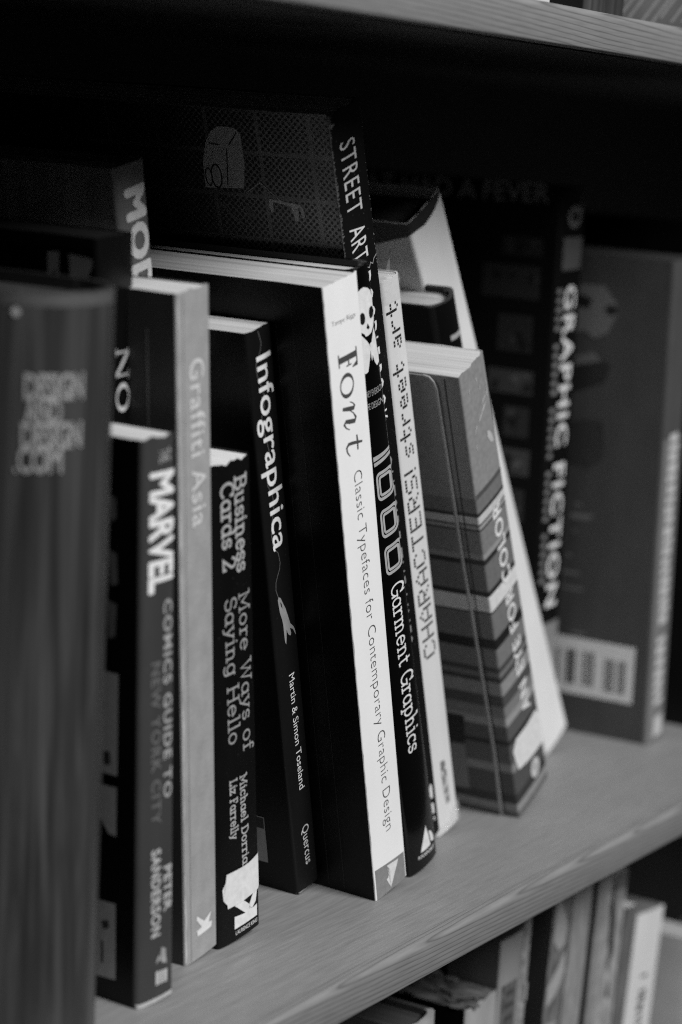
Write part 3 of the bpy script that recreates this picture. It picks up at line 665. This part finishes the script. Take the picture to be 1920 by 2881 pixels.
# rubbed right edge specks
sp_ = []
for _ in range(60):
    z = random.uniform(190, 318); u = bs.T(z / 321.1) - random.uniform(.7, 1.2); q = random.uniform(.12, .3)
    sp_.append([(u, z), (u + q, z + q * .3), (u + q * .7, z + q * 1.6), (u - q * .2, z + q)])
bs.poly('rubbed_specks', sp_, ink(.3), lift=.14)

# -- Characters -------------------------------------------------------------------------
bc = Book('paperback_book', 'white book in torn clear wrap with square-dot lettering up its spine', (.0912, .0598, 18.85, -1.43, 18.3, 252.4, -4.7), D=165,
          cover=stock(.6, .5), spine=stock(.72, .4, .03, .1), pages=paper(.75), group=GRP, worn=.4, bulge=.8, rc=1.6, wob=.1)
DOT = {'C': '01110 10001 10000 10000 10000 10001 01110', 'H': '10001 10001 10001 11111 10001 10001 10001', 'A': '00100 01010 10001 10001 11111 10001 10001',
 'R': '11110 10001 10001 11110 10100 10010 10001', 'T': '11111 00100 00100 00100 00100 00100 00100', 'E': '11111 10000 10000 11110 10000 10000 11111',
 'S': '01111 10000 10000 01110 00001 00001 11110', '!': '1 1 1 1 1 0 1', 's': '0000 0000 0111 1000 0110 0001 1110', 't': '0100 0100 1111 0100 0100 0101 0010',
 'r': '0000 0000 1011 1100 1000 1000 1000', 'e': '0000 0000 0110 1001 1111 1000 0111', 'a': '0000 0000 0110 0001 0111 1001 0111', ' ': '00 00 00 00 00 00 00'}
polys = []; x = 0
cells = []
for ch in 'CHARACTERS! street art':
    rows = DOT[ch].split(); wd = len(rows[0])
    for r_i, row in enumerate(rows):
        for c_i, bit in enumerate(row):
            if bit == '1': cells.append((x + c_i, 6 - r_i))
    x += wd + 1
tot = x - 1
for a, b in cells:
    z0 = 85.3 + (243.0 - 85.3) * a / tot; st = (243.0 - 85.3) / tot
    ub = 12.1 - (12.1 - 9.2) * a / tot; hh = 9.2 - 1.0 * a / tot
    u1 = ub - hh * b / 7; du = hh / 7
    f_ = .80
    polys.append([(u1 - du * f_, z0), (u1, z0), (u1, z0 + st * f_), (u1 - du * f_, z0 + st * f_)])
bc.poly('dot_lettering', polys, ink(.008))
bc.poly('publisher_mark', [[(6.9, 34.6), (9.8, 34), (10.6, 31), (8.4, 29.5), (6.6, 30)], [(8.6, 30), (10.8, 29), (10.8, 25.4), (9, 26)], [(7, 27.5), (9, 26), (9.2, 23.4), (7.4, 22)], [(8, 20), (10.8, 21), (10.4, 18), (8.2, 17.4)], [(8.4, 15.6), (10.6, 16.4), (11, 13.6), (9.2, 13)]], ink(.2))
bc.poly('publisher_mark', [[(6.9, 34), (10.8, 28), (11, 17), (11.6, 12), (8.2, 12.4), (7, 19), (6.4, 27)]], ink(.5), lift=.08)
def crumple(bk, name, u0, u1, z0, z1, y0, seed, nu=12, nz=8, amp=.8, top=False):
    random.seed(seed); V = []; F = []
    for i in range(nu + 1):
        for j in range(nz + 1):
            u = u0 + (u1 - u0) * i / nu; z = z0 + (z1 - z0) * j / nz
            k = min(1, z / bk.h)
            a = amp * (random.random() - .3)
            if not top: V.append(((u + random.uniform(-.3, .3)) / 1000, (bk.front(min(max(u, 0), bk.T(k)), bk.T(k)) - .35 - abs(a)) / 1000, (z + random.uniform(-.3, .3)) / 1000))
            else: V.append(((u + random.uniform(-.4, .4)) / 1000, (z - z0 + .3) / 1000, (bk.h + .5 + abs(a)) / 1000))
    for i in range(nu):
        for j in range(nz):
            o = i * (nz + 1) + j; F.append((o, o + 1, o + nz + 2)); F.append((o, o + nz + 2, o + nz + 1))
    me = mesh(name, V, F)
    return obj(name, me, FILM, bk.root)
FILM = film()
crumple(bc, 'plastic_wrap', .2, 13.4, 243, 252.8, 0, 3, amp=.7)
crumple(bc, 'plastic_wrap', .2, 13.4, 0, 26, 0, 5, top=True, amp=1.0)
crumple(bc, 'plastic_wrap', 10.5, 20.2, .2, 9, 0, 6, amp=2.0)
crumple(bc, 'plastic_wrap', .4, 12, .2, 5, 0, 8, amp=.9)
random.seed(4)
V = [(-1.5, -.3, 256.5), (3, .5, 254), (7, 1, 253.4), (9.4, 1, 256.8), (10.2, 1.4, 260.5), (8.8, 1.4, 259.6), (6.4, 1.2, 256.6), (2, .8, 256.2)]
obj('plastic_wrap', mesh('plastic_wrap', [(a / 1000, b / 1000, c / 1000 - .0012) for a, b, c in V], [(0, 1, 7), (1, 2, 6, 7), (2, 3, 5, 6), (3, 4, 5)]), FILM, bc.root)

# -- An Eye for Color ----------------------------------------------------------------------
bands = [(0, 0.12), (2.7, 0.27), (7.4, 0.03), (12.5, 0.075), (25, 0.27), (29.7, 0.105), (40.6, 0.02), (43.2, 0.098), (50.7, 0.338), (55.5, 0.21), (61.6, 0.075), (67.4, 0.285), (74.4, 0.05), (77.3, 0.18), (80, 0.06), (82.5, 0.195), (92.1, 0.012), (97.9, 0.18), (110.9, 0.03), (111.8, 0.74), (120, 0.025), (122.5, 0.165), (135.3, 0.025), (138.4, 0.315), (141, 0.21), (152, 0.03), (153.4, 0.35), (154.6, 0.075), (156, 0.6), (159, 0.04), (161.5, 0.18), (167.8, 0.27)]
ST = striped(bands)
be = Book('paperback_book', 'thick striped colour book with a slanted title, in front of the blank white book', (.1444, .0474, 25.99, 2.27, 31.7, 225.8, -9.3), D=150,
          cover=ST, spine=ST, right=stock(.6), pages=paper(.66, 1300), group=GRP, worn=.5, pcurve=.8, rc=.9, bulge=.5, wob=.2)
be.text('AN EYE FOR COLOR', (22.2, 47.5), (18.6, 157.4), 8.0, ink(.86), fat=.03, space=1.12)
rects(be, 'colour_band', [(.3, be.T(.745) - .4, 167.8, 170.1), ], ink(.085), lift=.06)
be.poly('paint_scratch', [[(22.8, 209.6), (21.5, 209.2), (15.2, 206.6), (14.2, 205)], [(19.5, 205), (16.7, 203.4), (14, 201.8), (11.1, 199.9), (9.2, 199.4), (12, 201.6), (15.5, 204)], [(15.8, 192), (18, 191.2), (19.7, 189), (21, 185), (19.4, 184.6), (17.4, 186.2), (15.8, 189)], [(5.2, 217), (5.9, 217.4), (5.6, 213.6)], [(12, 219), (12.9, 218.6), (12, 216.4)], [(5.5, 190), (6.5, 192.4), (5.8, 188)], [(14, 214), (14.8, 214.6), (14.5, 211)], [(20.5, 213), (21.1, 213), (20.5, 206), (19.9, 206)], [(7.4, 199), (8.8, 199.2), (5.6, 195.6)]], ink(.5))
be.poly('torn_label', [[(26.6, 41.5), (16.4, 40.5), (5.6, 40.7), (1.8, 36.2), (2.9, 30.2), (4.6, 24.3), (16.1, 22.2), (29.7, 21.2), (30.4, 27.6), (29.9, 36)]], ink(.74, .7), lift=.3)
be.poly('round_mark', [el(19.6, 14.2, 4.4, 5.0)], ink(.6))
be.poly('round_mark', [el(19.8, 14.4, 1.6, 2.2)], ink(.35), lift=.2)
# raised front board with its rolled edge
edge = [(15.7, 225.2), (13.2, 224.7), (11.6, 222.8), (10.7, 219.6), (10.6, 213.7), (10.1, 173), (9.7, 133), (9.0, 112), (8.2, 69), (7.6, 36), (8.4, .6)]
V = [(-.0009, v / 1000, z / 1000) for v, z in edge] + [(-.0009, .150, .0006), (-.0009, .150, .2252)]
n = len(V); V += [(0.0001, y, z) for _, y, z in V]
me = mesh('cover_board', V, [tuple(range(n)), tuple(range(2 * n - 1, n - 1, -1))] + [(i, (i + 1) % n, n + (i + 1) % n, n + i) for i in range(n)])
bo = obj('cover_board', me, ST, be.root)
V = []; F = []
for i, (v, z) in enumerate(edge):
    a = Vector(edge[max(0, i - 1)]); b = Vector(edge[min(len(edge) - 1, i + 1)]); d = (b - a).normalized(); q = Vector((-d.y, d.x))
    for k in range(8):
        an = k * math.pi / 4; V.append(((-.9 - .5 * math.sin(an)) / 1000, (v + q.x * .75 * math.cos(an)) / 1000, (z + q.y * .75 * math.cos(an)) / 1000))
for i in range(len(edge) - 1):
    for k in range(8): F.append((i * 8 + k, i * 8 + (k + 1) % 8, i * 8 + 8 + (k + 1) % 8, i * 8 + 8 + k))
obj('rolled_edge', mesh('rolled_edge', V, F, True), stock(.36, .45), be.root)
be.poly('cover_label', [[(34, 54), (20, 53.7), (21.6, 38), (34, 37.4)]], ink(.01), face='c', lift=1.05)
be.poly('cover_label', [[(34, 37), (21.6, 37.5), (22.4, 12.4), (34, 12)]], ink(.2), face='c', lift=1.0)
obj('cover_crease', mesh('cover_crease', *box(-.00015, .0002, .0066, .0071, .002, .224)), ink(.02), be.root)

# -- small black hardcover --------------------------------------------------------------------
bk_ = Book('hardcover_book', 'small glossy black hardcover half hidden between the striped and the white book', (.2, .08, 27, 0, 18.5, 253.5, 0), D=110, kind='hard', ct=1.7, inset=2.8,
           cover=stock(.005, .2), spine=stock(.005, .14, coat=.5), pages=paper(.62), group=GRP, bulge=4.5, rc=1.5, worn=0, pcurve=0)
bk_.poly('spine_label', [[(5.3, 237.6), (15.8, 236.8), (16.6, 234.4), (5.2, 235.2)]], ink(.4))
V = []; F = []
strokes([[(4.5, 226), (9, 227), (17, 225.5)]], .5, V, F); bk_.put('spine_label', V, F, ink(.2))

# -- blank white book ----------------------------------------------------------------------------
bw = Book('paperback_book', 'big blank white book, the most steeply leaning of the row', (.2519, .0872, 33.2, -1.86, 23.8, 310, 4.6), D=135,
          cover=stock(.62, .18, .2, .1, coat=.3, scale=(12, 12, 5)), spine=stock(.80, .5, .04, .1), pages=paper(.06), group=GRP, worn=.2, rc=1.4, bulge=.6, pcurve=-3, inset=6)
# dark inside flap showing over the curled top of the jacket
bw.poly('jacket_curl', [[(28.1, 310.3), (25.6, 307.4), (22.5, 305.6), (19.5, 304.6), (15, 303.7), (10, 303.2), (5, 304.2), (1.5, 304.6), (.1, 304.2), (.1, 310.3)]], ink(.02), lift=.3)
bw.poly('jacket_curl', [[(40, 310.2), (.2, 310.2), (.2, 304.4), (1.0, 303.9), (10.6, 301.3), (20.9, 297.7), (40, 296)]], ink(.02), face='c', lift=.3)

# -- graphic fiction ------------------------------------------------------------------------------
FICT = Book('hardcover_book', 'blurred black comics anthology with bold white spine capitals, beside the barcoded book', (.2655, .1045, 3.2, 0, 27.5, 276, 0), D=150, kind='paper',
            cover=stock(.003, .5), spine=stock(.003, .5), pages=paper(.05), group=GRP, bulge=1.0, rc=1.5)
FICT.text('GRAPHIC FICTION', (9.0, 229), (9.0, 68.8), 12.3, ink(.80), fat=.035, space=1.15)
for i in range(34):
    z = 226 - i * 4.5
    if i % 7 == 5: continue
    rects(FICT, 'small_lettering', [(1.8, 5.6 + (i * 37 % 3) * .4, z, z + 2.2)], ink(.22))
FICT.poly('label', [[(4.5, 253), (25, 252.2), (24.5, 237), (4.5, 237)]], ink(.09))
v, f = ring(14.5, 262.5, 7.0, 5.4, 4.0, 2.8); FICT.put('round_mark', v, f, ink(.16))
FICT.poly('round_mark', [[(19.5, 262), (22.2, 262), (25, 275), (23, 275)]], ink(.1))
rects(FICT, 'foot_panel', [(.6, 26.9, .5, 60)], ink(.22))
FICT.text('CAT HAD A FEVER', (118, 267), (6.2, 269.3), 9.5, ink(.22), face='c', bold=.01, name='cover_lettering')
for (a, b, c, d, g) in ((8.5, 40, 222, 238, .025), (9, 34, 175.3, 186.9, .06), (8.4, 24, 135, 148, .07), (11, 30, 196, 214, .022), (10, 24, 154, 169, .03), (8, 30, 243, 252, .02), (10, 30, 112, 128, .03)):
    rects(FICT, 'comic_panel', [(a, b, c, d)], ink(g), face='c')
    for q in range(5):
        cx, cz = random.uniform(a + 2, b - 2), random.uniform(c + 2, d - 2); rr_ = random.uniform(1.2, 3.4)
        FICT.poly('comic_panel', [[(cx + rr_ * random.uniform(.5, 1.3) * math.cos(t_), cz + rr_ * random.uniform(.5, 1.3) * math.sin(t_)) for t_ in [i * .8 for i in range(8)]]], ink(round(g * (2.0 if q % 2 else .2), 3)), face='c', lift=.2 + .02 * q)

# -- barcoded book ---------------------------------------------------------------------------------
BAR = Book('paperback_book', 'grey book with a barcode on its back cover, near the right edge', (.3091, .059, 5.27, 2.65, 24.1, 246.3, 0), D=165,
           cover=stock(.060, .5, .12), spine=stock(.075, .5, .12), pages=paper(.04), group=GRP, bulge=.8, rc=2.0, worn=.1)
BAR.poly('barcode_panel', [[(53.7, 50.1), (8.5, 49.9), (8.9, 20.2), (53.7, 20.2)]], ink(.74), face='c')
rs = []
for a, b in ((51, 49.6), (45.8, 43), (42.4, 40.6), (36.8, 36.2), (35.6, 34.6), (33.9, 33.2), (32.4, 30.6), (24.6, 23.6), (23, 22.2), (21.6, 20.4), (19.8, 19.2), (17.4, 16.6), (15.8, 14.4), (13.9, 13.2)):
    rs.append((b, a, 25.2 if a > 28 else 24.2, 43.6 if a > 28 else 41.8))
rects(BAR, 'barcode_bar', rs, ink(.04), face='c', lift=.2)
BAR.poly('cover_picture', [[(48, 231), (36, 231), (29.5, 223.5), (29, 217), (31, 213), (33, 208), (40, 204.5), (46, 208), (52, 206), (54, 226)]], ink(.17), face='c')
BAR.poly('cover_picture', [el(32, 219.4, 3.2, 2.6), [(49, 226), (42, 224), (44, 219), (50, 220)]], ink(.015), face='c', lift=.2)
BAR.poly('cover_picture', [[(52, 193.5), (44, 195.5), (38.2, 197.6), (34, 194), (31, 191.4), (33, 183.5), (50.4, 176.2), (54, 177)]], ink(.02), face='c')
BAR.poly('cover_picture', [[(52, 193.8), (40, 197.9), (35, 194), (44, 191.4), (52, 190)]], ink(.15), face='c', lift=.2)
BAR.poly('cover_picture', [[(52, 161), (42, 163.6), (34, 164.4), (35.4, 155), (31.8, 150), (31.8, 144), (38.2, 139.5), (48.4, 140), (53, 144)]], ink(.035), face='c')
V = []
rs = []
for z, a, b in ((114.2, 47.5, 35.6), (112.8, 48, 37.6), (119.4, 46, 42), (83.6, 50.5, 41.4), (75.6, 50, 38.8), (92.5, 49, 46), (105.5, 46, 44), (52.5, 44, 36)):
    rs.append((b, a, z - .8, z + .8))
rects(BAR, 'cover_print', rs, ink(.17), face='c')
random.seed(9)
z = 160; ps = []
while z > 22:
    if 58 < z < 64: z -= 5.5; continue
    L_ = random.uniform(3.0, 5.2); u0 = 5.6 + random.uniform(-.4, .6)
    ps.append((u0, u0 + random.uniform(9.5, 11.5), z - L_, z)); z -= L_ + random.uniform(1.0, 1.8)
rects(BAR, 'spine_panel', [(.2, 23.9, .4, 158)], stock(.19, .5, .12), lift=.07)
rects(BAR, 'spine_print', ps, ink(.62))
rects(BAR, 'spine_print', [(8, 19, 2, 12.5)], ink(.6))

# -- dark book standing beyond it -----------------------------------------------------------------
Book('hardcover_book', 'plain black book cut off by the right edge of the picture', (.362, .03, 0, 0, 30, 262, 0), D=190, kind='hard', cover=stock(.004, .5), pages=paper(.1), group=GRP)

# -- books on the shelf below ------------------------------------------------------------------------
ZL = -(HS + TS); G2 = 'books standing on the shelf below'
def low(label, xt, zt, lean, t, y=.04, D=150, kind='paper', **k):
    h = (zt - ZL) / math.cos(rad(lean)); xb = xt + (zt - ZL) * math.tan(rad(lean))
    if lean < 0: xb -= 0
    name = 'hardcover_book' if kind == 'hard' else 'paperback_book'
    return Book(name, label, (xb, y, lean, 0, t * 1000, h * 1000, 0), D=D, kind=kind, base=ZL, group=G2, **k)
l1 = low('grey book with a curved top at the bottom centre of the lower shelf', .0395, -.0660, 4.5, .0245, kind='hard', cover=stock(.10), spine=stock(.5), pages=paper(.10), bulge=2, rc=2, pcurve=-1.5)
l2 = low('black book with a mottled taped top and pale spine on the lower shelf', .0931, -.0738, 4.4, .0285, cover=stock(.006), spine=stock(.40), pages=stock(.12, .3, .9, .5, scale=(110, 60, 110)), worn=1.0)
random.seed(21)
ps = []
for _ in range(26):
    u = random.uniform(1, 27); v = random.uniform(0, 60); r_ = random.uniform(1, 3)
    ps.append((u, v, r_))
V = []; F = []
for i, (u, v, r_) in enumerate(ps):
    o = len(V); nn = 7; zz = l2.h + .35 + .12 * i / 26
    for k in range(nn):
        a = 2 * math.pi * k / nn; q = r_ * random.uniform(.6, 1.3); V.append(((u + q * math.cos(a)) / 1000, (v + q * math.sin(a) * 1.6) / 1000, (zz + random.uniform(0, .6)) / 1000))
    F.append(tuple(range(o, o + nn)))
obj('torn_tape', mesh('torn_tape', V, F), ink(.15, .3), l2.root)
l2.poly('small_print', [[(17, 232), (22, 232), (21, 224), (16, 225)]], ink(.2))
low('thin dark grey book behind the taped black one below', .1035, -.035, .5, .0138, y=.072, D=120, cover=stock(.03), spine=stock(.05))
low('slim mid grey book next to the thin dark one below', .1183, -.035, .5, .0082, y=.071, D=120, cover=stock(.05), spine=stock(.12))
lc = low('slim pale speckled book between two dark ones below', .1272, -.035, .6, .0095, y=.07, D=120, cover=stock(.2), spine=stock(.33, .6, .35, scale=(300, 300, 200)))
low('wide black book left of the pale mottled spine below', .1385, -.033, .8, .0180, y=.068, D=120, cover=stock(.012), spine=stock(.015))
l6 = low('pale spine with a darker mottled title panel on the lower shelf', .1228, -.0500, 1.1, .0215, D=26, cover=stock(.1), spine=stock(.30), pages=paper(.05))
l6.poly('title_panel', [[(2.5, 276), (17, 276), (17, 180), (2.5, 180)]], stock(.12, .5, .5, scale=(150, 150, 120)))
random.seed(5)
rects(l6, 'small_print', [(5 + random.random() * 2, 9 + random.random() * 6, z, z + 2.4) for z in [270 - 6 * k for k in range(14)]], ink(.06), lift=.2)
l7 = low('slim crumpled pale booklet with a torn edge on the lower shelf', .1452, -.0370, .1, .0066, D=130, cover=stock(.2), spine=stock(.28, .5, .5, scale=(300, 300, 160)), worn=1.5)
V = []; F = []
l7.poly('torn_flap', [[(3, 272), (8, 270), (13.5, 266.5), (9, 264.5), (6, 262.5), (3, 263)]], ink(.42), lift=.6)
low('black blank book left of the leaf patterned spine below', .1530, -.0300, -2.0, .0225, D=150, cover=stock(.006), spine=stock(.007))
l9 = low('grey spine with pale leaf shapes on the lower shelf', .1768, -.0250, -3.4, .0190, D=150, cover=stock(.05), spine=stock(.17, .5, .5, scale=(220, 220, 90)))
Hh = l9.h
l9.poly('leaf_print', [[(1.2, Hh - 22), (4, Hh - 20), (9, Hh - 26), (15.5, Hh - 36), (14, Hh - 44), (8, Hh - 46), (2, Hh - 40)], [(16, Hh - 46), (18, Hh - 58), (11, Hh - 66), (2, Hh - 72), (1, Hh - 62), (9, Hh - 54)]], ink(.42))
random.seed(8)
l9.poly('leaf_print', [[(random.uniform(1, 8), z), (random.uniform(9, 17), z - 1), (random.uniform(8, 16), z - 5), (random.uniform(2, 7), z - 4)] for z in [Hh - 80 - 7 * k for k in range(9)]], ink(.36))
low('plain mid grey spine right of the leaf patterned one below', .1975, -.0280, -2.4, .0205, D=150, cover=stock(.2), spine=stock(.30, .5, .3, scale=(160, 160, 50)))
low('thin black book squeezed between grey spines below', .2190, -.034, -2.3, .0048, D=150, cover=stock(.01), spine=stock(.01))
l12 = low('slim grey magazine right of the thin black book below', .2246, -.038, -2.2, .0068, D=150, cover=stock(.2), spine=stock(.26, .5, .3, scale=(200, 200, 60)))
low('thin pale magazine beside the slim grey one below', .2320, -.047, -2.2, .0060, D=150, cover=stock(.3), spine=stock(.33, .5, .45, scale=(250, 250, 60)))
l13 = low('pale ragged patterned magazine with dark patches on the lower shelf', .2398, -.0480, -2.4, .0175, D=150, cover=stock(.22), spine=stock(.36, .5, .55, scale=(230, 230, 70)))
Hh = l13.h
l13.poly('dark_patch', [[(.5, Hh - 4), (3, Hh - 3), (4.5, Hh - 16), (7, Hh - 26), (8, Hh - 40), (4, Hh - 50), (2, Hh - 36), (.5, Hh - 22)], [(6, Hh - 54), (8, Hh - 56), (8, Hh - 64), (5, Hh - 62)]], ink(.03))
rects(l13, 'grey_cap', [(.3, 17.2, Hh - 9, Hh - .4)], ink(.14))
low('grey cover standing just left of the white spine below', .2600, -.0700, -4.0, .0125, D=150, cover=stock(.15), spine=stock(.15, .5, .3, scale=(100, 100, 40)))
l15 = low('tall white spine with a blurred dark title on the lower shelf', .2756, -.0795, -4.9, .0330, D=150, cover=stock(.22), spine=stock(.76, .5, .05), pages=paper(.2))
random.seed(31)
Hh = l15.h; z = Hh - 33; rs = []
while z > Hh - 170:
    L_ = random.uniform(1.5, 4); rs.append((13 + random.uniform(-.8, .8), 20.5 + random.uniform(-1.5, 1.5), z - L_, z)); z -= L_ + random.uniform(.8, 1.8)
    if random.random() < .16: z -= 5
rects(l15, 'title_lettering', rs, ink(.04))
low('wide light grey cover at the far lower right corner', .330, -.1020, 0, .020, y=.015, D=150, cover=stock(.6, .5, .1), spine=stock(.5), pages=paper(.5))

# -- books on the shelf above --------------------------------------------------------------------
ZU = HS + TS; G3 = 'books standing on the shelf above'
def up(label, x, h, t, y=.03, lean=0, **k): return Book('paperback_book', label, (x, y, lean, 0, t * 1000, h * 1000, 0), base=ZU, group=G3, **k)
up('sliver of a pale book above the upper shelf edge', .058, .21, .012, cover=stock(.5), spine=stock(.6))
up('dark ribbed book at the top edge of the picture', .1015, .22, .020, cover=stock(.02), spine=stock(.05, .5, .6, scale=(300, 300, 8)))
up('dark grey book beside the ribbed one on the upper shelf', .1222, .22, .017, cover=stock(.04), spine=stock(.035, .5, .5, scale=(250, 250, 8)))
u3 = up('grey glossy cover with slanting pale streaks at the top right corner', .20, .25, .03, y=.012, D=150, cover=stock(.2, .35, .3, scale=(20, 20, 20)), spine=stock(.22))
random.seed(14)
ps = []
for k in range(9):
    v0 = 4 + 5.2 * k; z0 = 1.5 + random.random() * 6
    ps.append([(v0 + 9, z0), (v0 + 7.6, z0), (v0 - 4.5, z0 + 17), (v0 - 2.6, z0 + 17)])
u3.poly('pale_streak', ps, ink(.42), face='c')
